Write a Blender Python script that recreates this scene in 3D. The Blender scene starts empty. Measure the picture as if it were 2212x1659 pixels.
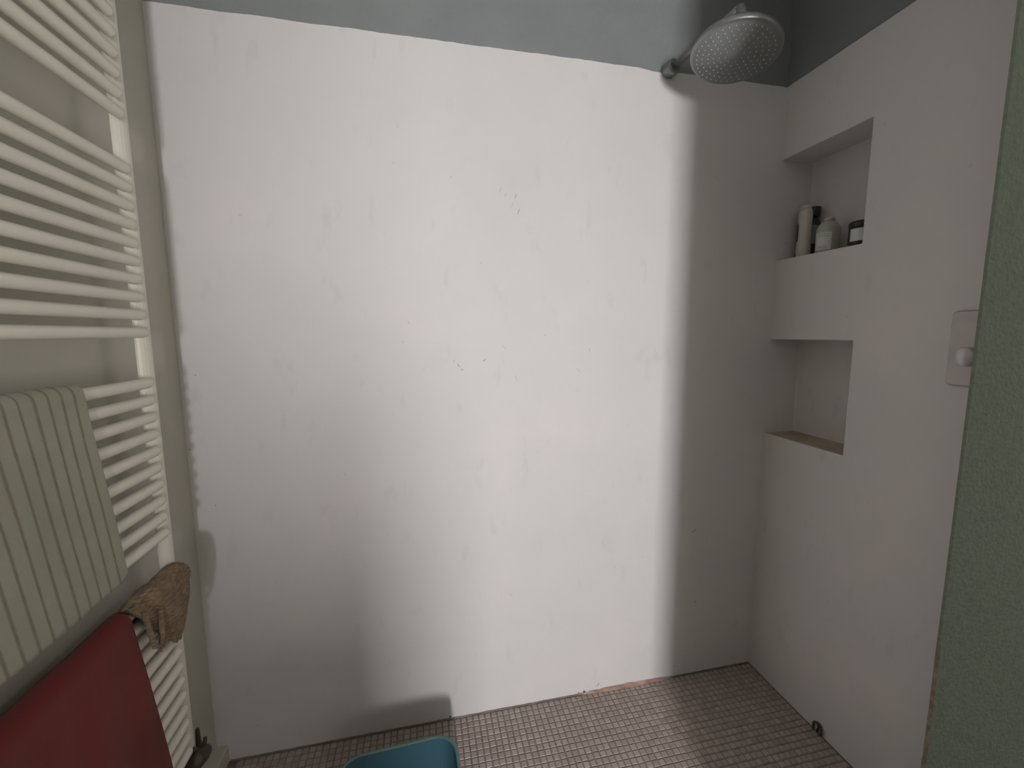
import bpy, bmesh, math, random
from mathutils import Vector, Matrix, noise

random.seed(7)
C = bpy.context.scene.collection
SC = bpy.context.scene

# ------------------------------------------------------------------ camera, world, light, exposure
W_PX, H_PX = 2212, 1659
F_PX = 913.33
YAW, PITCH, ROLL = -0.207318, -0.120467, 0.00528966
CAM = Vector((0.0, -1.32686, 1.32215))
RM = (Matrix.Rotation(YAW, 3, 'Z') @ Matrix.Rotation(PITCH, 3, 'X') @ Matrix.Rotation(ROLL, 3, 'Y'))
cd = bpy.data.cameras.new('camera')
cd.sensor_fit = 'HORIZONTAL'; cd.sensor_width = 36.0
cd.lens = F_PX / W_PX * 36.0
cd.clip_start = 0.01
co = bpy.data.objects.new('camera', cd); C.objects.link(co)
right, fwd, up = RM.col[0], RM.col[1], RM.col[2]
m3 = Matrix((right, up, -fwd)).transposed()
co.matrix_world = Matrix.Translation(CAM) @ m3.to_4x4()
SC.camera = co

w = bpy.data.worlds.new('world'); SC.world = w; w.use_nodes = True
bg = w.node_tree.nodes['Background']
bg.inputs[0].default_value = (1.0, 0.955, 0.86, 1); bg.inputs[1].default_value = 0.38

SC.view_settings.view_transform = 'Standard'; SC.view_settings.look = 'None'
SC.view_settings.exposure = 0.0; SC.view_settings.gamma = 1.0
SC.view_settings.use_curve_mapping = False

# daylight through the small window of the rear wall
ld = bpy.data.lights.new('window_daylight', 'AREA')
ld.shape = 'RECTANGLE'; ld.size = 0.20; ld.size_y = 0.42
ld.energy = 88.0; ld.color = (1.0, 0.975, 0.985)
lo = bpy.data.objects.new('window_daylight', ld); C.objects.link(lo)
lo.location = (0.08, -3.20, 1.155); lo.rotation_euler = (math.radians(90), 0, 0)

# ------------------------------------------------------------------ dimensions
R, L, H = 1.2465, -0.659, 2.15      # right wall, left wall, top of the plaster
CEIL = 2.58
NIB_X, NIB_F, NIB_B = 1.112, -0.672, -0.632
NY = -0.304                          # near side of the niches
NICHES = [(0.945, 1.294), (1.573, 1.914)]
ND = 0.13

# ------------------------------------------------------------------ helpers
def mat(name, base, rough=0.6, metal=0.0, vary=0.0, vscale=4.0, bump=0.0, bscale=40.0, spec=0.5, detail=4.0, alt=None):
    m = bpy.data.materials.new(name); m.use_nodes = True
    n, l = m.node_tree.nodes, m.node_tree.links
    b = n['Principled BSDF']
    b.inputs['Roughness'].default_value = rough; b.inputs['Metallic'].default_value = metal
    b.inputs['Specular IOR Level'].default_value = spec
    b.inputs['Base Color'].default_value = (*base, 1)
    tc = n.new('ShaderNodeTexCoord')
    if vary or alt:
        t = n.new('ShaderNodeTexNoise'); t.inputs['Scale'].default_value = vscale; t.inputs['Detail'].default_value = detail
        l.new(tc.outputs['Object'], t.inputs['Vector'])
        r = n.new('ShaderNodeValToRGB'); r.color_ramp.elements[0].position = 0.35; r.color_ramp.elements[1].position = 0.65
        c2 = alt if alt else tuple(c * (1 - vary) for c in base)
        r.color_ramp.elements[0].color = (*c2, 1); r.color_ramp.elements[1].color = (*base, 1)
        l.new(t.outputs['Fac'], r.inputs['Fac']); l.new(r.outputs['Color'], b.inputs['Base Color'])
    if bump:
        t = n.new('ShaderNodeTexNoise'); t.inputs['Scale'].default_value = bscale; t.inputs['Detail'].default_value = 3
        l.new(tc.outputs['Object'], t.inputs['Vector'])
        bp = n.new('ShaderNodeBump'); bp.inputs['Strength'].default_value = bump; bp.inputs['Distance'].default_value = 0.004
        l.new(t.outputs['Fac'], bp.inputs['Height']); l.new(bp.outputs['Normal'], b.inputs['Normal'])
    return m

def link(name, bm, material, parent=None, smooth=False, loc=None):
    me = bpy.data.meshes.new(name)
    bmesh.ops.recalc_face_normals(bm, faces=bm.faces[:])
    bm.to_mesh(me); bm.free()
    for x in (material if isinstance(material, (list, tuple)) else [material]): me.materials.append(x)
    if smooth:
        for p in me.polygons: p.use_smooth = True
    o = bpy.data.objects.new(name, me); C.objects.link(o)
    if parent: o.parent = parent
    if loc: o.location = loc
    return o

def tag(o, label=None, cat=None, group=None, kind=None):
    if label: o['label'] = label
    if cat: o['category'] = cat
    if group: o['group'] = group
    if kind: o['kind'] = kind
    return o

def empty(name, loc, label, cat, rot=(0, 0, 0), group=None):
    o = bpy.data.objects.new(name, None); C.objects.link(o)
    o.location = loc; o.rotation_euler = rot; o.empty_display_size = 0.05
    return tag(o, label, cat, group)

def box(bm, x0, x1, y0, y1, z0, z1, mi=0):
    v = [bm.verts.new(p) for p in ((x0,y0,z0),(x1,y0,z0),(x1,y1,z0),(x0,y1,z0),(x0,y0,z1),(x1,y0,z1),(x1,y1,z1),(x0,y1,z1))]
    for f in ((0,3,2,1),(4,5,6,7),(0,1,5,4),(1,2,6,5),(2,3,7,6),(3,0,4,7)):
        bm.faces.new([v[i] for i in f]).material_index = mi
    return v

def lathe(bm, prof, seg=32, cx=0, cy=0, mi=0, sy=1.0):
    """prof: list of (r, z); closed with caps where r > 0 at the ends"""
    rings = []
    for r, z in prof:
        if r < 1e-6: rings.append([bm.verts.new((cx, cy, z))])
        else: rings.append([bm.verts.new((cx + r*math.cos(2*math.pi*k/seg), cy + sy*r*math.sin(2*math.pi*k/seg), z)) for k in range(seg)])
    for a, b in zip(rings, rings[1:]):
        for k in range(seg):
            k2 = (k+1) % seg
            if len(a) == 1 and len(b) == 1: continue
            if len(a) == 1: f = bm.faces.new((a[0], b[k2], b[k]))
            elif len(b) == 1: f = bm.faces.new((a[k], a[k2], b[0]))
            else: f = bm.faces.new((a[k], a[k2], b[k2], b[k]))
            f.material_index = mi
    if len(rings[0]) > 1: bm.faces.new(list(reversed(rings[0]))).material_index = mi
    if len(rings[-1]) > 1: bm.faces.new(rings[-1]).material_index = mi

def tube(bm, pts, rad, seg=12, dome=False, mi=0):
    """round tube along points; rad a number or one per point"""
    pts = [Vector(p) for p in pts]; n = len(pts)
    rads = rad if isinstance(rad, (list, tuple)) else [rad]*n
    t0 = (pts[1]-pts[0]).normalized()
    u = t0.cross(Vector((0, 0, 1)))
    if u.length < 0.1: u = t0.cross(Vector((1, 0, 0)))
    u.normalize()
    path = []
    if dome:
        r = rads[0]
        for a in (80, 55, 28): path.append((pts[0]-t0*r*math.sin(math.radians(a)), r*math.cos(math.radians(a))))
    path += list(zip(pts, rads))
    if dome:
        r = rads[-1]; t1 = (pts[-1]-pts[-2]).normalized()
        for a in (28, 55, 80): path.append((pts[-1]+t1*r*math.sin(math.radians(a)), r*math.cos(math.radians(a))))
    rings = []
    for i, (p, r) in enumerate(path):
        a = path[max(i-1, 0)][0]; b = path[min(i+1, len(path)-1)][0]
        t = (b-a).normalized()
        u = (u - t*u.dot(t)).normalized(); v = t.cross(u)
        rings.append([bm.verts.new(p + r*(math.cos(2*math.pi*k/seg)*u + math.sin(2*math.pi*k/seg)*v)) for k in range(seg)])
    for a, b in zip(rings, rings[1:]):
        for k in range(seg):
            bm.faces.new((a[k], a[(k+1) % seg], b[(k+1) % seg], b[k])).material_index = mi
    bm.faces.new(list(reversed(rings[0]))).material_index = mi
    bm.faces.new(rings[-1]).material_index = mi

def bevel_mod(o, width, seg=3, angle=40):
    b = o.modifiers.new('bevel', 'BEVEL'); b.width = width; b.segments = seg
    b.limit_method = 'ANGLE'; b.angle_limit = math.radians(angle)
    return o

def N(x, y=0, z=0): return noise.noise(Vector((x, y, z)))

def in_frame(p, margin=0):
    q = RM.transposed() @ (Vector(p) - CAM)
    if q.y <= 0.02: return False
    x = W_PX/2 + F_PX*q.x/q.y; y = H_PX/2 - F_PX*q.z/q.y
    return -margin <= x <= W_PX+margin and -margin <= y <= H_PX+margin

# ------------------------------------------------------------------ materials
def plaster_mat():
    m = mat('trowelled_plaster', (0.80, 0.775, 0.765), rough=0.62, spec=0.3)
    n, l = m.node_tree.nodes, m.node_tree.links
    b = n['Principled BSDF']; tc = n['Texture Coordinate']
    t = n.new('ShaderNodeTexNoise'); t.inputs['Scale'].default_value = 2.6; t.inputs['Detail'].default_value = 5
    t.inputs['Roughness'].default_value = 0.6
    l.new(tc.outputs['Object'], t.inputs['Vector'])
    r = n.new('ShaderNodeValToRGB')
    r.color_ramp.elements[0].position = 0.3; r.color_ramp.elements[0].color = (0.675, 0.665, 0.665, 1)
    r.color_ramp.elements[1].position = 0.72; r.color_ramp.elements[1].color = (0.735, 0.705, 0.695, 1)
    l.new(t.outputs['Fac'], r.inputs['Fac'])
    # faint trowel streaks, leaning and drawn out
    mp = n.new('ShaderNodeMapping'); mp.inputs['Rotation'].default_value = (0.3, 0.35, 0.2); mp.inputs['Scale'].default_value = (19, 19, 8)
    l.new(tc.outputs['Object'], mp.inputs['Vector'])
    t2 = n.new('ShaderNodeTexNoise'); t2.inputs['Scale'].default_value = 1.0; t2.inputs['Detail'].default_value = 3
    l.new(mp.outputs['Vector'], t2.inputs['Vector'])
    r2 = n.new('ShaderNodeValToRGB')
    r2.color_ramp.elements[0].position = 0.62; r2.color_ramp.elements[0].color = (1, 1, 1, 1)
    r2.color_ramp.elements[1].position = 0.80; r2.color_ramp.elements[1].color = (0.88, 0.875, 0.875, 1)
    l.new(t2.outputs['Fac'], r2.inputs['Fac'])
    mx = n.new('ShaderNodeMixRGB'); mx.blend_type = 'MULTIPLY'; mx.inputs['Fac'].default_value = 0.8
    l.new(r.outputs['Color'], mx.inputs['Color1']); l.new(r2.outputs['Color'], mx.inputs['Color2'])
    # small specks of dirt
    t3 = n.new('ShaderNodeTexVoronoi'); t3.inputs['Scale'].default_value = 9.0
    l.new(tc.outputs['Object'], t3.inputs['Vector'])
    r3 = n.new('ShaderNodeValToRGB')
    r3.color_ramp.elements[0].position = 0.02; r3.color_ramp.elements[0].color = (0.72, 0.70, 0.68, 1)
    r3.color_ramp.elements[1].position = 0.045; r3.color_ramp.elements[1].color = (1, 1, 1, 1)
    l.new(t3.outputs['Distance'], r3.inputs['Fac'])
    mx2 = n.new('ShaderNodeMixRGB'); mx2.blend_type = 'MULTIPLY'; mx2.inputs['Fac'].default_value = 0.4
    l.new(mx.outputs['Color'], mx2.inputs['Color1']); l.new(r3.outputs['Color'], mx2.inputs['Color2'])
    l.new(mx2.outputs['Color'], b.inputs['Base Color'])
    bp = n.new('ShaderNodeBump'); bp.inputs['Strength'].default_value = 0.12; bp.inputs['Distance'].default_value = 0.006
    l.new(t2.outputs['Fac'], bp.inputs['Height']); l.new(bp.outputs['Normal'], b.inputs['Normal'])
    return m

M = {}
M['plaster'] = plaster_mat()
M['ledge'] = mat('stained_ledge', (0.50, 0.43, 0.33), rough=0.6, alt=(0.36, 0.30, 0.21), vscale=14, bump=0.2)
M['green'] = mat('grey_green_paint', (0.240, 0.259, 0.262), rough=0.7, vary=0.08, vscale=6, bump=0.25, bscale=120, spec=0.3)
M['green_rough'] = mat('grey_green_roller_paint', (0.275, 0.33, 0.27), rough=0.75, vary=0.12, vscale=90, bump=1.0, bscale=110, spec=0.35)
M['leftwall'] = mat('off_white_wall_paint', (0.55, 0.53, 0.455), rough=0.7, vary=0.05, vscale=3, bump=0.1)
M['ceil'] = mat('ceiling_paint', (0.5, 0.5, 0.48), rough=0.8, vary=0.04)
M['bare'] = mat('bare_plaster_edge', (0.42, 0.37, 0.31), rough=0.9, alt=(0.25, 0.20, 0.16), vscale=60, bump=0.6)
M['enamel'] = mat('radiator_enamel', (0.82, 0.79, 0.69), rough=0.38, vary=0.03, vscale=12, spec=0.45)
M['chrome'] = mat('chrome', (0.30, 0.31, 0.315), rough=0.4, metal=0.75, vary=0.06, vscale=30)
M['face'] = mat('grey_spray_plate', (0.235, 0.25, 0.25), rough=0.45, metal=0.1, vary=0.1, vscale=25)
M['nozzle'] = mat('pale_rubber', (0.5, 0.51, 0.52), rough=0.4, vary=0.1, vscale=60)
M['valvemetal'] = mat('dull_plated_metal', (0.44, 0.41, 0.39), rough=0.4, metal=0.45, vary=0.1, vscale=20)
M['valvedark'] = mat('dark_aged_brass', (0.11, 0.085, 0.055), rough=0.5, metal=0.4, vary=0.3, vscale=50)
M['knob'] = mat('satin_knob', (0.66, 0.64, 0.64), rough=0.3, metal=0.2, vary=0.1, vscale=40)
M['grout'] = mat('brown_grout', (0.265, 0.215, 0.18), rough=0.9, vary=0.3, vscale=40, bump=0.3)
M['sealant'] = mat('grey_brown_sealant', (0.22, 0.185, 0.155), rough=0.7, alt=(0.12, 0.095, 0.078), vscale=16, bump=0.3)
M['pinkseal'] = mat('pink_brown_sealant', (0.47, 0.33, 0.27), rough=0.6, alt=(0.28, 0.15, 0.12), vscale=24, bump=0.3)
M['mark'] = mat('grey_scuff', (0.60, 0.585, 0.575), rough=0.7, vary=0.1, vscale=50)
M['scratch'] = mat('dark_scratch', (0.36, 0.34, 0.33), rough=0.8, vary=0.2, vscale=90)
M['chip'] = mat('dark_chip', (0.10, 0.075, 0.06), rough=0.9, vary=0.3, vscale=90)
M['bluetub'] = mat('blue_plastic', (0.064, 0.155, 0.205), rough=0.38, vary=0.12, vscale=5, spec=0.5)
M['tubrim'] = mat('pale_teal_plastic', (0.105, 0.20, 0.18), rough=0.4, vary=0.1, vscale=8)
M['white_pl'] = mat('white_plastic', (0.60, 0.58, 0.53), rough=0.35, vary=0.04, vscale=20)
M['milky'] = mat('milky_plastic', (0.46, 0.46, 0.41), rough=0.4, vary=0.06, vscale=20)
M['black_pl'] = mat('black_plastic', (0.025, 0.024, 0.022), rough=0.35, vary=0.2, vscale=20)
M['teal_lab'] = mat('grey_teal_label', (0.20, 0.245, 0.24), rough=0.5, vary=0.1, vscale=30)
M['white_lab'] = mat('white_paper_label', (0.70, 0.68, 0.67), rough=0.5, vary=0.05, vscale=30)
M['pale_lab'] = mat('pale_blue_label', (0.60, 0.64, 0.65), rough=0.5, vary=0.05, vscale=30)
M['ink'] = mat('printed_lines', (0.40, 0.37, 0.36), rough=0.6, vary=0.3, vscale=200)
M['darkpatch'] = mat('dark_patch', (0.06, 0.05, 0.045), rough=0.6, vary=0.2, vscale=90)
M['light_room'] = mat('white_room_paint', (0.84, 0.83, 0.80), rough=0.8, vary=0.03)

def tile_mat():
    m = mat('taupe_mosaic', (0.25, 0.215, 0.195), rough=0.42, spec=0.4)
    n, l = m.node_tree.nodes, m.node_tree.links
    b = n['Principled BSDF']
    g = n.new('ShaderNodeNewGeometry'); oi = n.new('ShaderNodeObjectInfo')
    ad = n.new('ShaderNodeMath'); ad.operation = 'ADD'
    l.new(g.outputs['Random Per Island'], ad.inputs[0]); l.new(oi.outputs['Random'], ad.inputs[1])
    fr = n.new('ShaderNodeMath'); fr.operation = 'FRACT'; l.new(ad.outputs[0], fr.inputs[0])
    r = n.new('ShaderNodeValToRGB')
    r.color_ramp.elements[0].color = (0.33, 0.278, 0.25, 1); r.color_ramp.elements[1].color = (0.42, 0.36, 0.33, 1)
    l.new(fr.outputs[0], r.inputs['Fac']); l.new(r.outputs['Color'], b.inputs['Base Color'])
    return m
M['tile'] = tile_mat()

def cloth_mat(name, base, alt, stripes=False, wscale=900, bump=0.5, vscale=8):
    m = mat(name, base, rough=0.95, spec=0.1, alt=alt, vscale=vscale)
    n, l = m.node_tree.nodes, m.node_tree.links
    b = n['Principled BSDF']; tc = n['Texture Coordinate']
    b.inputs['Sheen Weight'].default_value = 0.15
    t = n.new('ShaderNodeTexNoise'); t.inputs['Scale'].default_value = wscale; t.inputs['Detail'].default_value = 2
    l.new(tc.outputs['Object'], t.inputs['Vector'])
    bp = n.new('ShaderNodeBump'); bp.inputs['Strength'].default_value = bump; bp.inputs['Distance'].default_value = 0.002
    l.new(t.outputs['Fac'], bp.inputs['Height']); l.new(bp.outputs['Normal'], b.inputs['Normal'])
    if stripes:
        at = n.new('ShaderNodeAttribute'); at.attribute_name = 'stripe'
        rr = n.new('ShaderNodeValToRGB')
        rr.color_ramp.elements[0].position = 0.0; rr.color_ramp.elements[0].color = (0, 0, 0, 1)
        rr.color_ramp.elements[1].position = 1.0; rr.color_ramp.elements[1].color = (1, 1, 1, 1)
        l.new(at.outputs['Fac'], rr.inputs['Fac'])
        mx = n.new('ShaderNodeMixRGB'); mx.inputs['Color2'].default_value = (0.20, 0.18, 0.12, 1)
        src = b.inputs['Base Color'].links[0].from_socket
        l.new(src, mx.inputs['Color1']); l.new(rr.outputs['Color'], mx.inputs['Fac'])
        l.new(mx.outputs['Color'], b.inputs['Base Color'])
    return m
M['striped'] = cloth_mat('striped_white_cotton', (0.385, 0.375, 0.295), (0.345, 0.335, 0.26), stripes=True)
def knit(m):
    n, l = m.node_tree.nodes, m.node_tree.links
    b = n['Principled BSDF']; old = b.inputs['Normal'].links[0].from_node
    tc = n['Texture Coordinate']
    mp = n.new('ShaderNodeMapping'); mp.inputs['Rotation'].default_value = (0.35, 0, 0)
    l.new(tc.outputs['Object'], mp.inputs['Vector'])
    wv = n.new('ShaderNodeTexWave'); wv.bands_direction = 'Z'; wv.inputs['Scale'].default_value = 42; wv.inputs['Distortion'].default_value = 2.2
    wv.inputs['Detail'].default_value = 2; wv.inputs['Detail Scale'].default_value = 3
    l.new(mp.outputs['Vector'], wv.inputs['Vector'])
    bp = n.new('ShaderNodeBump'); bp.inputs['Strength'].default_value = 0.8; bp.inputs['Distance'].default_value = 0.003
    l.new(wv.outputs['Fac'], bp.inputs['Height']); l.new(old.outputs['Normal'], bp.inputs['Normal']); l.new(bp.outputs['Normal'], b.inputs['Normal'])
    return m
M['red'] = cloth_mat('brick_red_terry', (0.175, 0.023, 0.018), (0.130, 0.017, 0.013), wscale=1500, bump=0.55, vscale=5)
M['sisal'] = knit(cloth_mat('tan_knitted_sisal', (0.30, 0.215, 0.132), (0.20, 0.140, 0.080), wscale=500, bump=0.5, vscale=45))

# ------------------------------------------------------------------ setting
def struct(name, bm, m, parent=None, **k):
    o = link(name, bm, m, parent, **k)
    if parent is None: o['kind'] = 'structure'
    return o

# floor: screed, grout bed and mosaic
bm = bmesh.new(); box(bm, L-0.1, 3.0, -3.3, 0.1, -0.08, -0.0025)
floor = struct('floor', bm, M['grout'])
PITCH_T, TS = 0.021, 0.0183
tub_rect = (-0.24, 0.05, -0.63, -0.225)
cells = []
ny = int(1.15/PITCH_T); nx = int((R-L)/PITCH_T)
for j in range(ny):
    for i in range(nx+1):
        x = R - 0.0125 - i*PITCH_T; y = -0.013 - j*PITCH_T
        if x < L+0.05: continue
        if y < NIB_B-0.0 and x > NIB_X-0.012: continue
        cells.append((x, y))
def tile_geo(bm, x, y, dz):
    a, b = TS/2, TS/2-0.0016
    lo_ = [bm.verts.new((x+sx*a, y+sy*a, -0.0025)) for sx, sy in ((-1,-1),(1,-1),(1,1),(-1,1))]
    hi_ = [bm.verts.new((x+sx*b, y+sy*b, dz)) for sx, sy in ((-1,-1),(1,-1),(1,1),(-1,1))]
    bm.faces.new(hi_)
    for k in range(4): bm.faces.new((lo_[k], lo_[(k+1)%4], hi_[(k+1)%4], hi_[k]))
vis = [c for c in cells if in_frame((c[0], c[1], 0), 0) and not (tub_rect[0] < c[0] < tub_rect[1] and tub_rect[2] < c[1] < tub_rect[3]+0.06)]
vis.sort(key=lambda c: (Vector((c[0], c[1], 0))-CAM).length)
near = set(vis[:300])
bm = bmesh.new(); tile_geo(bm, 0, 0, 0.0)
t0 = link('tile', bm, M['tile'], floor)
first = True
for c in vis[:300]:
    if first: o = t0; first = False
    else:
        o = t0.copy(); C.objects.link(o); o.parent = floor
    o.location = (c[0]+random.uniform(-.0004, .0004), c[1]+random.uniform(-.0004, .0004), random.uniform(-.0004, .0004))
    o.rotation_euler = (random.uniform(-.012, .012), random.uniform(-.012, .012), random.uniform(-.02, .02))
bm = bmesh.new()
for c in cells:
    if c in near: continue
    tile_geo(bm, c[0]+random.uniform(-.0004, .0004), c[1]+random.uniform(-.0004, .0004), random.uniform(-.0005, .0005))
ts = link('mosaic_tiles', bm, M['tile'], floor); ts['kind'] = 'stuff'

# back wall: painted wall with a plaster layer up to 2.15 m
bm = bmesh.new(); box(bm, L-0.08, R+0.14, 0.004, 0.12, -0.05, CEIL+0.02)
wall_back = struct('wall_back', bm, M['green'])
bm = bmesh.new()
xs = []; x = L-0.02
while x < R: xs.append(x); x += 0.01
xs.append(R)
def top_edge(x):
    z = H + 0.0022*N(x*9, 3) + 0.0014*N(x*40, 8)
    d = (x-0.765)/0.055
    return z - 0.007*math.exp(-d*d)
cols = []
for x in xs:
    z1 = top_edge(x)
    cols.append([bm.verts.new((x, y, z)) for y, z in ((0.0, 0.0), (0.0, 0.6), (0.0, 1.2), (0.0, 1.8), (0.0, z1), (0.0045, z1+0.0008))])
for a, b in zip(cols, cols[1:]):
    for k in range(5): bm.faces.new((a[k], b[k], b[k+1], a[k+1]))
o = link('plaster_layer', bm, M['plaster'], wall_back); o['label'] = 'white trowelled plaster lower part'

# right wall with two niches that start at the corner
bm = bmesh.new()
ys = [NIB_B-0.002, -0.60, NY, 0.0]
zs = [0.0, NICHES[0][0], NICHES[0][1], NICHES[1][0], NICHES[1][1], H-0.0]
def quad(*p, mi=0):
    bm.faces.new([bm.verts.new(q) for q in p]).material_index = mi
for a, b in zip(ys, ys[1:]):
    for k in range(5):
        if a == NY and k in (1, 3): continue
        quad((R, a, zs[k]), (R, b, zs[k]), (R, b, zs[k+1]), (R, a, zs[k+1]))
for z0, z1 in NICHES:
    X = R+ND
    quad((R, 0, z0), (X, 0, z0), (X, 0, z1), (R, 0, z1))
    quad((R, NY, z0), (X, NY, z0), (X, NY, z1), (R, NY, z1))
    quad((X, NY, z0), (X, 0, z0), (X, 0, z1), (X, NY, z1))
    quad((R, NY, z1), (X, NY, z1), (X, 0, z1), (R, 0, z1))
    quad((R, NY, z0), (X, NY, z0), (X, 0, z0), (R, 0, z0), mi=1 if z0 < 1.2 else 0)
# plaster return at the top of the layer
quad((R, NIB_B-.002, H), (R, 0, H), (R+0.0045, 0, H+.0008), (R+0.0045, NIB_B-.002, H+.0008))
bmesh.ops.remove_doubles(bm, verts=bm.verts[:], dist=1e-5)
wr = struct('wall_right', bm, [M['plaster'], M['ledge']])
bevel_mod(wr, 0.004, 2)
bm = bmesh.new(); box(bm, R+0.004, R+0.2, NIB_B+.002, 0.12, H-0.02, CEIL+0.02)
o = link('painted_upper_part', bm, M['green'], wr); o['label'] = 'grey green painted upper part'
bm = bmesh.new(); box(bm, R+ND+0.004, R+0.2, NIB_B+.002, 0.12, -0.05, H-0.02)
link('wall_core', bm, M['green'], wr)

# near right: the end of a green painted partition, faces the room
bm = bmesh.new()
nz = 60
cols = []
for k in range(nz+1):
    z = -0.01 + (CEIL+0.01)*k/nz
    e = 0.0016*N(z*14, 2.2) + 0.001*N(z*60, 5)
    cols.append([bm.verts.new(p) for p in ((NIB_X+0.09+e, NIB_B, z), (NIB_X+e*0.6, NIB_F+0.004, z), (NIB_X+0.0035+e, NIB_F, z), (3.0, NIB_F, z), (3.0, NIB_B, z))])
for a, b in zip(cols, cols[1:]):
    for k in range(5): bm.faces.new((a[k], a[(k+1)%5], b[(k+1)%5], b[k]))
bm.faces.new(cols[-1]); bm.faces.new(list(reversed(cols[0])))
nib = struct('wall_front', bm, M['green_rough'])
# chipped bare plaster along the lower part of its edge
bm = bmesh.new(); prev = None
for k in range(90):
    z = 0.002 + 0.62*k/89
    wd = max(0.0008, (0.013*(1-k/89)**1.3)*(0.75+0.7*N(z*55, 9)))
    cur = [bm.verts.new(p) for p in ((NIB_X+0.012-0.9*wd, NIB_F+0.010, z), (NIB_X+0.0005-0.75*wd*(0.9+0.5*N(z*90, 1)), NIB_F+0.003, z), (NIB_X+0.004+wd*0.25, NIB_F-0.0012, z), (NIB_X+0.005+wd*0.4, NIB_F+0.001, z))]
    if prev:
        for i in range(3): bm.faces.new((prev[i], prev[i+1], cur[i+1], cur[i]))
    prev = cur
o = link('chipped_edge', bm, M['bare'], nib); o['label'] = 'chipped bare brown plaster edge'

# left wall, ceiling
bm = bmesh.new(); box(bm, L-0.08, L, -3.26, 0.02, -0.05, CEIL)
struct('wall_left', bm, M['leftwall'])
bm = bmesh.new(); box(bm, L-0.1, 1.6, -1.25, 0.12, CEIL, CEIL+0.05)
struct('ceiling', bm, M['ceil'])
# low step along the left wall, by the corner
bm = bmesh.new(); box(bm, L-0.01, L+0.031, -1.2, 0.004, -0.003, 0.056)
bevel_mod(struct('baseboard_left', bm, M['leftwall']), 0.004, 2)

# behind the camera: two added light blockers, rear wall with the small window
bm = bmesh.new(); box(bm, 0.54, 1.12, -1.46, -1.36, -0.003, 2.10)
struct('light_blocker_right', bm, M['light_room'])  # unseen slab added to cut the window light at the right
bm = bmesh.new(); box(bm, L-0.01, 0.077, -2.45, -2.40, -0.003, 1.092)
struct('light_blocker_low', bm, M['light_room'])  # added low slab, shades the lower left of the back wall
bm = bmesh.new()
wx0, wx1, wz0, wz1 = 0.038, 0.30, 0.84, 1.46
RY0, RY1 = -3.26, -2.92
RH = 1.75
box(bm, L-0.08, wx0, RY0, RY1, -0.003, RH); box(bm, wx1, 0.75, RY0, RY1, -0.003, RH)
box(bm, wx0, wx1, RY0, RY1, -0.003, wz0); box(bm, wx0, wx1, RY0, RY1, wz1, RH)
struct('wall_rear', bm, M['light_room'])

# sealant line at the foot of the back wall
bm = bmesh.new(); prev = None
x = L+0.035
while x < R-0.002:
    h = 0.0026 + 0.0018*N(x*30, 4) + 0.0022*max(0, N(x*11, 1))
    d = 0.0042 + 0.0015*N(x*25, 7)
    cur = [bm.verts.new(p) for p in ((x, -0.0006, h+0.002), (x, -0.0025, h), (x, -d*0.7, h*0.4+.0006), (x, -d, 0.0004))]
    if prev:
        for i in range(3): bm.faces.new((prev[i], prev[i+1], cur[i+1], cur[i]))
    prev = cur; x += 0.008
link('sealant_line', bm, M['sealant'], wall_back, smooth=True)
bm = bmesh.new(); prev = None
x = 0.53
while x < 0.90:
    e = math.sin(math.pi*(x-0.53)/0.37)**0.5
    h = (0.007 + 0.004*N(x*34, 14) + 0.003*max(0, N(x*17, 1)))*e
    d = (0.009 + 0.003*N(x*25, 17))*e
    cur = [bm.verts.new(p) for p in ((x, -0.0008, h+0.003), (x, -0.0034, h+.0008), (x, -d*0.7-.001, h*0.45+.0012), (x, -d-.002, 0.0007))]
    if prev:
        for i in range(3): bm.faces.new((prev[i], prev[i+1], cur[i+1], cur[i]))
    prev = cur; x += 0.006
o = link('stained_sealant', bm, M['pinkseal'], wall_back, smooth=True); o['label'] = 'pink brown stained stretch of sealant'

# scuffs and chips on the plaster
def sliver(bm, x, z, ln, wd, ang):
    dx, dz = math.cos(ang), math.sin(ang)
    pts = []
    for t, s in ((-1, 0), (-.4, .8), (.3, 1), (1, 0), (.3, -1), (-.4, -.7)):
        pts.append(bm.verts.new((x+dx*ln/2*t-dz*wd/2*s, -0.0003, z+dz*ln/2*t+dx*wd/2*s)))
    bm.faces.new(pts)
bm = bmesh.new()
for x, z, ln, wd, a in ((0.292, 1.742, .026, .0022, 70), (0.283, 1.712, .022, .003, 74), (0.302, 1.695, .030, .002, 66), (0.245, 1.753, .03, .003, 62), (0.262, 1.74, .016, .004, 60),
                        (0.108, 1.222, .018, .0035, 118), (0.118, 1.208, .014, .005, 20), (0.095, 1.235, .012, .003, 100), (0.19, 1.237, .016, .003, 40),
                        (0.600, 0.027, .016, .003, 58), (0.592, 0.020, .012, .005, 20)):
    sliver(bm, x, z, ln, wd, math.radians(a))
o_dark = bmesh.new()
for x, z, ln, wd, a in ((0.294, 1.738, .020, .0022, 72), (0.303, 1.694, .024, .0018, 66), (0.600, 0.027, .016, .003, 58), (0.190, 1.236, .012, .0022, 40), (0.110, 1.220, .012, .0024, 118)):
    sliver(o_dark, x, z, ln, wd, math.radians(a))
for v in o_dark.verts: v.co.y = -0.0005
od = link('scratches', o_dark, M['scratch'], wall_back); od['kind'] = 'stuff'; od['label'] = 'darker thin scratches'
for k in range(16):
    sliver(bm, random.uniform(-.45, .85), random.uniform(.35, 2.0), random.uniform(.006, .03), random.uniform(.0012, .0035), math.radians(random.choice((60, 70, 75, 110, 120, 40)) + random.uniform(-12, 12)))
o = link('scuff_marks', bm, M['mark'], wall_back); o['kind'] = 'stuff'; o['label'] = 'fine grey scuffs and scratches'
bm = bmesh.new()
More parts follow.
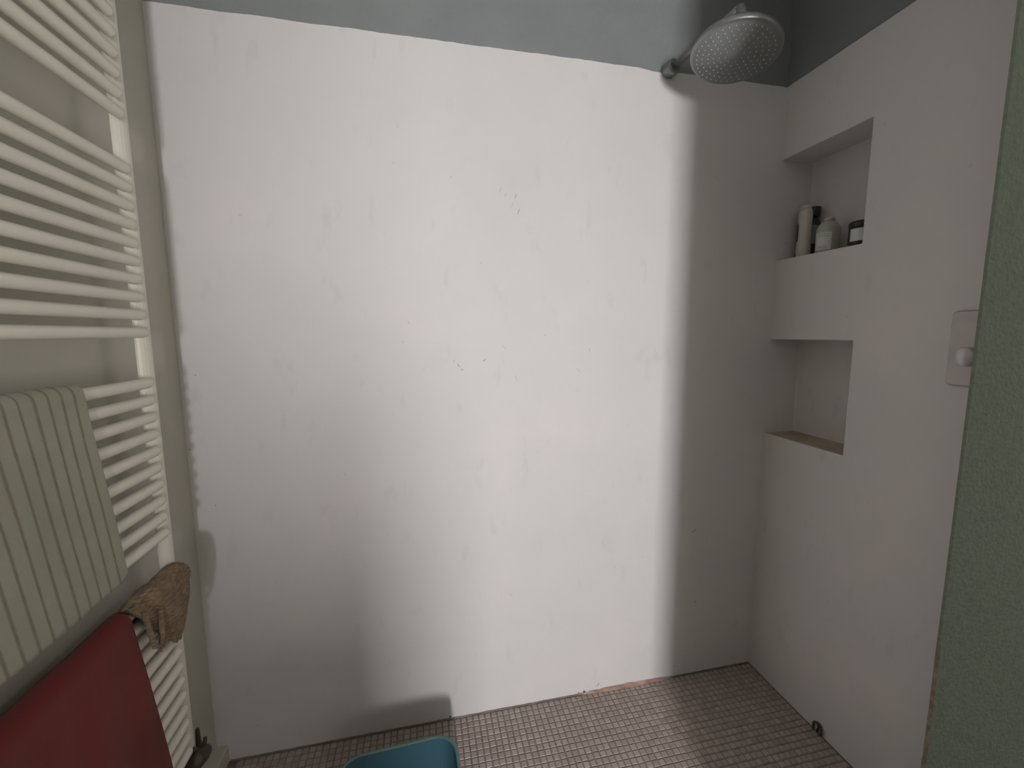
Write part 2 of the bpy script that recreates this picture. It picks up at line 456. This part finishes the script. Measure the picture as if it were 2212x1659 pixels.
for x, z, r in ((0.545, 0.0085, .0055), (0.523, 0.009, .003), (0.055, 0.010, .004), (0.99, 0.30, .003), (-.652, 1.0, .002), (-.62, 1.21, .0018), (-.6, .83, .0018), (0.912, 0.045, .0025), (0.965, 0.585, .003), (0.975, 0.59, .0025)):
    v = [bm.verts.new((x+r*random.uniform(.6, 1.2)*math.cos(a), -0.0009, z+r*.7*random.uniform(.6, 1.2)*math.sin(a))) for a in [k*math.pi/3.5 for k in range(7)]]
    bm.faces.new(v)
o = link('dark_chips', bm, M['chip'], wall_back); o['kind'] = 'stuff'; o['label'] = 'small dark chips and specks'

# ------------------------------------------------------------------ towel radiator
rad = empty('towel_radiator', (L+0.03, -0.255, 0.30), 'white ladder towel radiator on the left wall, full height, with towels hanging from it', 'radiator')
RX, RO = L+0.08, Vector((L+0.03, -0.255, 0.30))
Y_END, Y_NEAR, RR = -0.277, -0.90, 0.0113
bm = bmesh.new(); tube(bm, [(0, 0, 0), (0, Y_NEAR-Y_END, 0)], RR, 18, dome=True)
rail0 = link('rail', bm, M['enamel'], rad, smooth=True)
zs_r = [1.948+0.0373*k for k in range(3, 0, -1)] + [1.948-0.0372*k for k in range(6)] + [1.657-0.0367*k for k in range(10)] + [1.219-0.0375*k for k in range(10)] + [0.775-0.037*k for k in range(13)]
for k, z in enumerate(zs_r):
    o = rail0 if k == 0 else rail0.copy()
    if k: C.objects.link(o); o.parent = rad
    o.location = Vector((RX, Y_END-RR, z)) - RO
for yc in (-0.2435, -0.905):
    bm = bmesh.new()
    pr = []
    for k in range(9):       # D section: flat back, rounded front
        a = math.pi*(k/8) - math.pi/2
        pr.append((L+0.056+0.013*math.cos(a), yc+0.0205*math.sin(a)))
    pr += [(L+0.052, yc+0.0205), (L+0.052, yc-0.0205)]
    lo_ = [bm.verts.new((x-RO.x, y-RO.y, 0.30-RO.z)) for x, y in pr]; hi_ = [bm.verts.new((x-RO.x, y-RO.y, 2.10-RO.z)) for x, y in pr]
    for k in range(len(pr)): bm.faces.new((lo_[k], lo_[(k+1) % len(pr)], hi_[(k+1) % len(pr)], hi_[k]))
    bm.faces.new(hi_); bm.faces.new(list(reversed(lo_)))
    link('post', bm, M['enamel'], rad)
# valve under the far post: pipe, body, dark head
def vp(x, y, z): return Vector((L+x, y, z)) - RO
bm = bmesh.new()
tube(bm, [vp(.060, -.243, .302), vp(.058, -.238, .288), vp(.052, -.215, .262), vp(.050, -.190, .236)], 0.0085, 12)
tube(bm, [vp(.050, -.183, .292), vp(.050, -.1835, .262), vp(.050, -.181, .228)], [.0045, .006, .0075], 12, dome=True)
tube(bm, [vp(.050, -.180, .226), vp(.025, -.172, .216), vp(-.002, -.170, .214)], 0.010, 12)
valve = link('valve', bm, M['valvedark'], rad, smooth=True); valve['label'] = 'dark aged valve under the far post'
bm = bmesh.new()
p0, p1 = vp(.050, -.150, .198), vp(.060, -.236, .246)
tube(bm, [p0, p0.lerp(p1, .15), p0.lerp(p1, .3), p0.lerp(p1, .42), p0.lerp(p1, .9), p1], [.012, .017, .018, .021, .0215, .016], 16)
link('valve_head', bm, M['valvedark'], valve, smooth=True)
bm = bmesh.new(); tube(bm, [vp(.050, -.175, .216), vp(.052, -.163, .224), vp(.053, -.158, .240)], [.006, .006, .0045], 10, dome=True)
link('valve_lever', bm, M['valvedark'], valve, smooth=True)

# ------------------------------------------------------------------ cloths
def drape(name, y_right, y_left, z_top, z_hem, z_back, xo, matl, fold=0.004, lean=None, thick=0.004, stripes=None, seed=0.0, nu=110, bulge=0.0):
    """cloth over a rail: front sheet, over the rail, back sheet. y_right(z) gives the far edge."""
    bm = bmesh.new()
    rr = RR+0.0035+thick/2
    path = []                      # (x, z) from the front hem upwards, over, down the back
    nz1 = 46
    for k in range(nz1): path.append((xo, z_hem+(z_top-z_hem)*k/nz1, 1.0))
    x_back = RX-rr
    for k in range(9):
        a = math.pi*k/8
        path.append(((xo+x_back)/2+(xo-x_back)/2*math.cos(a), z_top+rr*math.sin(a)*1.0, 1.0-k/8))
    for k in range(1, 10): path.append((x_back, z_top-(z_top-z_back)*k/9, 0.0))
    rows = []; ul = bm.verts.layers.float.new('stripe')
    for (x, z, s) in path:
        row = []
        for i in range(nu+1):
            u = i/nu
            yr = y_right(z) if s > 0.5 else y_right(z_top)
            y = yr + (y_left-yr)*u
            dn = max(0.0, (z_top-z))
            f = fold*min(1, dn*6)*s*(N(y*7+seed, dn*1.2) + 0.5*N(y*16+seed, dn*2.0+4)) if s > 0.3 else 0
            bl = bulge*s*min(1, dn*4)
            xx = x + f + bl
            zz = z + (0.004*N(y*9+seed, 2) if dn > 0.1 else 0.0015*N(y*12+seed, 6))
            if s > 0.9 and z < z_hem+0.02:      # rounded far corner of the hem
                zz += 0.016*math.exp(-u*60)*(1-(z-z_hem)/0.02)
            v = bm.verts.new((xx, y, zz)); v[ul] = stripes(y-yr, zz) if stripes else 0.0
            row.append(v)
        rows.append(row)
    for a, b in zip(rows, rows[1:]):
        for i in range(nu): bm.faces.new((a[i], a[i+1], b[i+1], b[i]))
    o = link(name, bm, matl, smooth=True)
    sm = o.modifiers.new('solid', 'SOLIDIFY'); sm.thickness = thick; sm.offset = 0
    return o

def stripe_fn(d, z):
    d = -d
    if d < 0.012: return 0.0
    d += 0.0025*N(z*7, math.floor(d/0.0245)*3.1)
    k = (d-0.0225)/0.0245
    t = abs(k-round(k))*0.0245
    return max(0.0, 1.0-(t/0.0034)**2)*(0.85+0.3*N(z*60, round(k)))
tw = drape('striped_towel', lambda z: -0.487+0.05*max(0, (1.222-z))/0.36, -0.93, 1.2225, 0.862, 1.02, RX+RR+0.006, M['striped'], fold=0.006, stripes=stripe_fn, thick=0.003, seed=3, nu=430)
tag(tw, 'white cloth with thin dark stripes hanging over the third set of radiator rails', 'towel')
rt = drape('red_towel', lambda z: -0.450+0.155*max(0, 0.775-z), -1.05, 0.778, 0.10, 0.56, RX+RR+0.009, M['red'], fold=0.020, thick=0.007, seed=11, bulge=0.004)
tag(rt, 'brick red terry towel hanging over the lowest radiator rails', 'towel')

# sisal wash mitt hung over the end of the same rail
def mitt():
    root = empty('wash_mitt', (RX, -0.33, 0.79), 'tan knitted sisal wash mitt hung over a radiator rail beside the red towel', 'mitt')
    O = Vector((RX, -0.33, 0.79))
    bm = bmesh.new()
    nu, nv = 80, 150
    rows = []
    for j in range(nv+1):
        v = j/nv
        row = []
        for i in range(nu+1):
            u = i/nu                       # 0 near the camera, 1 at the rail end
            s = v*0.30 - 0.09              # distance along the drape; 0 on top of the rail
            # outline: narrow cuff at the near end, round body at the far end
            far = -0.288 + 0.040*math.sin(math.pi*min(1, max(0, (v-0.12)/0.86)))
            nr = -0.438 + 0.085*max(0, (v-0.38)/0.62)**1.2
            y = nr + (far-nr)*u
            lim = 0.185 - 0.05*(1-u)**1.5 - 0.045*(max(0, u-.55)/.45)**2
            s = min(s, 0.0) if s < 0 else s*(lim/0.21)
            r = RR+0.010 + 0.003*N(u*3, v*3, 2)
            if abs(s) < r*math.pi/2:
                a = s/r
                x, z = RX+r*math.sin(a), 0.775+r*math.cos(a)
            elif s > 0:
                d = s-r*math.pi/2
                x, z = RX+r + 0.010*math.sin(min(1, d/.09)*math.pi)*math.sin(u*math.pi), 0.775-d
            else:
                d = -s-r*math.pi/2
                x, z = RX-r, 0.775-d
            puff = 0.009*math.sin(math.pi*u)*math.sin(math.pi*min(1, v*1.05)) if s > 0 else 0
            x += puff + 0.004*N(u*7, v*7, 5)
            z += 0.008*N(u*4, v*2, 9)*(1 if s > 0 else .2)
            wv = 0.0011*math.sin((v + 0.08*u)*24*2*math.pi + 1.5*N(u*2, v*2)) + 0.0004*math.sin(u*50*math.pi)*math.sin(v*48*math.pi)
            row.append(bm.verts.new((x+wv-O.x, y-O.y, z+wv-O.z)))
        rows.append(row)
    for a, b in zip(rows, rows[1:]):
        for i in range(nu): bm.faces.new((a[i], a[i+1], b[i+1], b[i]))
    o = link('knitted_body', bm, M['sisal'], root, smooth=True)
    sm = o.modifiers.new('solid', 'SOLIDIFY'); sm.thickness = 0.005; sm.offset = 0
    # hanging loop of the cuff
    bm3 = bmesh.new()
    pts = [(RX+.030, -.425, .785), (RX+.034, -.428, .765), (RX+.036, -.424, .73), (RX+.036, -.416, .70), (RX+.036, -.402, .690), (RX+.036, -.392, .703), (RX+.036, -.389, .735), (RX+.034, -.384, .765)]
    tube(bm3, [Vector(p)-O for p in pts], 0.0048, 10)
    for q in range(7):
        a = Vector((RX+.036, -.41+.004*q, .70)); 
        tube(bm3, [a-O, a-O+Vector((.002, .002*random.uniform(-1, 1), -.012)), a-O+Vector((.003, .006*random.uniform(-1, 1), -.012-.012*random.random()))], 0.0011, 5)
    link('strap', bm3, M['sisal'], root, smooth=True)
mitt()

# ------------------------------------------------------------------ shower head
def shower():
    F = Vector((0.794, 0.0, 2.150))
    E = Vector((0.826, -0.280, 2.148))
    Dc = Vector((0.820, -0.275, 2.0457))
    nrm = Vector((-0.1714, -0.0995, -1.0)).normalized()     # spray direction
    root = empty('rain_shower', F, 'round grey rain shower head on a wall arm above the plaster line', 'shower head')
    def put(name, bm, m, parent=root, **k): return link(name, bm, m, parent, **k)
    # flange: collar with a ring
    ax = (E-F).normalized()
    bm = bmesh.new(); tube(bm, [Vector((0, 0, 0)), ax*0.022, ax*0.030, ax*0.034], [.0235, .0235, .0215, .017], 28)
    put('flange', bm, M['chrome'], smooth=False)
    bm = bmesh.new(); tube(bm, [ax*0.02, ax*0.15, (E-F)], [.0085, .0095, .0115], 18)
    arm = put('arm', bm, M['chrome'], smooth=True)
    # elbow and drop
    top = Dc - nrm*0.022
    bm = bmesh.new(); e = E-F
    tube(bm, [e - ax*0.004, e+ax*0.006+Vector((0, 0, -.004)), e+ax*0.008+Vector((0, 0, -.018)), top-F+Vector((0, 0, .012)), top-F], [.0115, .0118, .0115, .0125, .016], 18)
    put('elbow', bm, M['chrome'], smooth=True)
    # disc
    q = Vector((0, 0, -1)).rotation_difference(nrm)
    def loc(bm):
        for v in bm.verts: v.co = q @ v.co + (Dc-F)
    bm = bmesh.new()
    r = 0.109
    lathe(bm, [(0.014, 0.026), (0.03, 0.018), (r-.012, 0.0145), (r-.004, 0.012), (r, 0.006), (r, -0.002), (r-.003, -0.006), (r-.007, -0.0065)], 64)
    loc(bm); plate = put('disc', bm, M['chrome'], smooth=True)
    bm = bmesh.new(); lathe(bm, [(r-.0072, -0.0045), (r-.0085, -0.0072), (0.014, -0.0078), (0.012, -0.0095), (0.0, -0.010)], 64)
    loc(bm); face = put('spray_face', bm, M['face'], smooth=True)
    # nozzles in rings
    bm = bmesh.new(); lathe(bm, [(0.0017, 0.001), (0.0015, -0.0012), (0.0007, -0.0022)], 8)
    for v in bm.verts: v.co = q @ v.co
    n0 = link('nozzle', bm, M['nozzle'], face, smooth=True)
    cnt = 0
    for rr_, n in ((.022, 8), (.036, 14), (.050, 20), (.064, 26), (.078, 32), (.092, 38)):
        for k in range(n):
            a = 2*math.pi*(k+.5*(n % 4 == 2))/n
            p = q @ Vector((rr_*math.cos(a), rr_*math.sin(a), -0.0072)) + (Dc-F)
            o = n0 if cnt == 0 else n0.copy()
            if cnt: C.objects.link(o); o.parent = face
            o.location = p; cnt += 1
shower()

# ------------------------------------------------------------------ shower valve on the right wall
def shower_valve():
    O = Vector((R, -0.586, 1.28))
    root = empty('shower_valve', O, 'dull metal mixer plate with a round knob on the right wall by the green edge', 'shower valve')
    bm = bmesh.new()
    w2, h2, rc = 0.041, 0.088, 0.010
    ring = []
    for cy, cz, a0 in ((w2-rc, h2-rc, 0), (-w2+rc, h2-rc, 90), (-w2+rc, -h2+rc, 180), (w2-rc, -h2+rc, 270)):
        for k in range(5):
            a = math.radians(a0+22.5*k); ring.append((cy+rc*math.cos(a), cz+rc*math.sin(a)))
    layers = [[bm.verts.new((x, y*s, z*(1-(1-s)*.5))) for y, z in ring] for x, s in ((0.0, 1), (-.006, 1), (-.0085, .95))]
    for a, b in zip(layers, layers[1:]):
        for k in range(len(ring)): bm.faces.new((a[k], a[(k+1) % len(ring)], b[(k+1) % len(ring)], b[k]))
    bm.faces.new(layers[-1]); bm.faces.new(list(reversed(layers[0])))
    link('plate', bm, M['valvemetal'], root)
    rotm = Matrix.Rotation(math.radians(-90), 3, 'Y')
    bm = bmesh.new(); lathe(bm, [(0.017, 0.008), (0.017, 0.02), (0.021, 0.022), (0.0225, 0.025), (0.0222, 0.040), (0.0195, 0.044), (0.0, 0.0455)], 32)
    for v in bm.verts: v.co = rotm @ v.co + Vector((0, -0.009, -0.018))
    kb = link('knob', bm, M['knob'], root, smooth=True)
shower_valve()

# ------------------------------------------------------------------ bottles in the upper niche
ZN = NICHES[1][0]
def label_patch(name, parent, r, z0, z1, a0, a1, m, off=0.0006, n=16, sy=1.0):
    bm = bmesh.new(); prev = None
    for k in range(n+1):
        a = math.radians(a0+(a1-a0)*k/n)
        cur = [bm.verts.new(((r+off)*math.cos(a), sy*(r+off)*math.sin(a), z)) for z in (z0, z1)]
        if prev: bm.faces.new((prev[0], cur[0], cur[1], prev[1]))
        prev = cur
    return link(name, bm, m, parent, smooth=True)

# direction from the niche towards the camera is about 210 degrees
b = empty('shampoo_bottle', (R+0.062, -0.049, ZN), 'tall white bottle with dark patches, leftmost in the upper wall niche', 'bottle')
bm = bmesh.new(); lathe(bm, [(0.020, 0), (0.0225, .003), (0.0225, .03), (0.0205, .06), (0.0200, .10), (0.0215, .14), (0.0205, .156), (0.0175, .166)], 32)
link('body', bm, M['white_pl'], b, smooth=True)
bm = bmesh.new(); lathe(bm, [(0.0175, .165), (0.0170, .175), (0.0145, .1795), (0, .1805)], 28); link('cap', bm, M['white_pl'], b, smooth=True)
label_patch('dark_grip_patch', b, 0.0208, .060, .118, 128, 168, M['darkpatch'])  # dark gap of the hand grip, put in as flat colour
label_patch('dark_band', b, 0.0225, .003, .020, 130, 158, M['darkpatch'])

b = empty('black_bottle', (R+0.101, -0.041, ZN-0.0), 'black bottle with a grey label standing behind the white bottles', 'bottle')
bm = bmesh.new(); lathe(bm, [(0.022, 0), (0.025, .003), (0.025, .115), (0.023, .129), (0.015, .138), (0.015, .145)], 28); link('body', bm, M['black_pl'], b, smooth=True)
bm = bmesh.new(); lathe(bm, [(0.0195, .144), (0.0205, .147), (0.0235, .173), (0.022, .176), (0, .177)], 28); link('cap', bm, M['black_pl'], b, smooth=True)
label_patch('label', b, 0.025, .05, .113, 175, 262, M['teal_lab'])

b = empty('lotion_bottle', (R+0.066, -0.137, ZN), 'short milky bottle with a white label in the middle of the upper niche', 'bottle')
bm = bmesh.new(); lathe(bm, [(0.034, 0), (0.037, .003), (0.0375, .068), (0.0365, .080), (0.031, .093), (0.023, .102), (0.0165, .107)], 40, sy=.8); link('body', bm, M['milky'], b, smooth=True)
bm = bmesh.new(); lathe(bm, [(0.0165, .1065), (0.016, .114), (0.0135, .1165), (0, .117)], 28, sy=.95); link('cap', bm, M['milky'], b, smooth=True)
lb = label_patch('label', b, 0.0376, .012, .066, 165, 245, M['white_lab'], sy=.8)
for z in (.018, .022, .054, .060):
    label_patch('print_line', lb, 0.0376, z, z+.0014, 178, 232 if z > .05 else 225, M['ink'], off=.001, sy=.8)

b = empty('cream_jar', (R+0.052, -0.264, ZN), 'squat black jar with a pale label at the right end of the upper niche', 'jar')
bm = bmesh.new(); lathe(bm, [(0.031, 0), (0.0365, .006), (0.0365, .050), (0.035, .053), (0.035, .055)], 36); link('body', bm, M['black_pl'], b, smooth=True)
bm = bmesh.new(); lathe(bm, [(0.0358, .0555), (0.037, .057), (0.037, .069), (0.034, .073), (0, .0735)], 36); link('lid', bm, M['black_pl'], b, smooth=True)
label_patch('label', b, 0.0365, .014, .050, 165, 290, M['pale_lab'])

# ------------------------------------------------------------------ blue tub by the foot of the back wall
def tub():
    cx, cy = (-0.248+0.070)/2, -0.434
    root = empty('storage_tub', (cx, cy, 0.0), 'blue plastic tub with rounded corners on the mosaic floor', 'tub', rot=(0, 0, math.radians(3.0)))
    def rr(w2, d2, rc):
        out = []
        for sx, sy, a0 in ((1, 1, 0), (-1, 1, 90), (-1, -1, 180), (1, -1, 270)):
            for k in range(9):
                a = math.radians(a0+90*k/8)
                out.append((sx*(w2-rc)+rc*math.cos(a), sy*(d2-rc)+rc*math.sin(a)))
        return out
    W2, D2, HT = 0.157, 0.21, 0.17
    secs = [(-.022, 0.002, .05), (-.016, 0.0008, .055), (-.012, .010, .06), (0, HT-.004, .06), (.0, HT, .06), (-.004, HT, .057), (-.016, .014, .05), (-.022, .008, .045)]
    bm = bmesh.new(); rings = []
    for d, z, rc in secs: rings.append([bm.verts.new((x, y, z)) for x, y in rr(W2+d, D2+d, rc)])
    n = len(rings[0])
    for a, b_ in zip(rings, rings[1:]):
        for k in range(n): bm.faces.new((a[k], a[(k+1) % n], b_[(k+1) % n], b_[k]))
    bm.faces.new(list(reversed(rings[0]))); bm.faces.new(rings[-1])
    link('tub_body', bm, M['bluetub'], root, smooth=False)
    bm = bmesh.new(); rings = []
    for d, z, rc in ((-.004, HT-.002, .058), (.003, HT-.0025, .062), (.0045, HT, .0625), (.003, HT+.0025, .062), (-.004, HT+.0022, .058), (-.005, HT, .0575)):
        rings.append([bm.verts.new((x, y, z)) for x, y in rr(W2+d, D2+d, rc)])
    for a, b_ in zip(rings, rings[1:]+rings[:1]):
        for k in range(n): bm.faces.new((a[k], a[(k+1) % n], b_[(k+1) % n], b_[k]))
    o = link('rim', bm, M['tubrim'], root, smooth=True); o['label'] = 'pale teal rolled rim'
tub()

# ------------------------------------------------------------------ curl of peeled sealant at the right wall
bm = bmesh.new()
pts = []
for k in range(15):
    a = math.radians(200-260*k/14)
    pts.append((R-0.006-0.002*math.sin(k), -0.312+0.013*math.cos(a)+0.0006*k, 0.0195+0.0165*math.sin(a)))
pts = [(R-0.005, -0.318, 0.001)] + pts
tube(bm, pts, [.003]+[.0034+.0012*abs(N(k*.9)) for k in range(15)], 8)
tube(bm, [(R-0.004, -0.305, 0.002), (R-0.006, -0.309, 0.012), (R-0.005, -0.312, 0.024), (R-0.006, -0.307, 0.031)], [.003, .0034, .003, .002], 8)
o = link('sealant_curl', bm, M['valvedark'], smooth=True)
tag(o, 'small dark curl of peeled sealant at the foot of the right wall', 'curl')
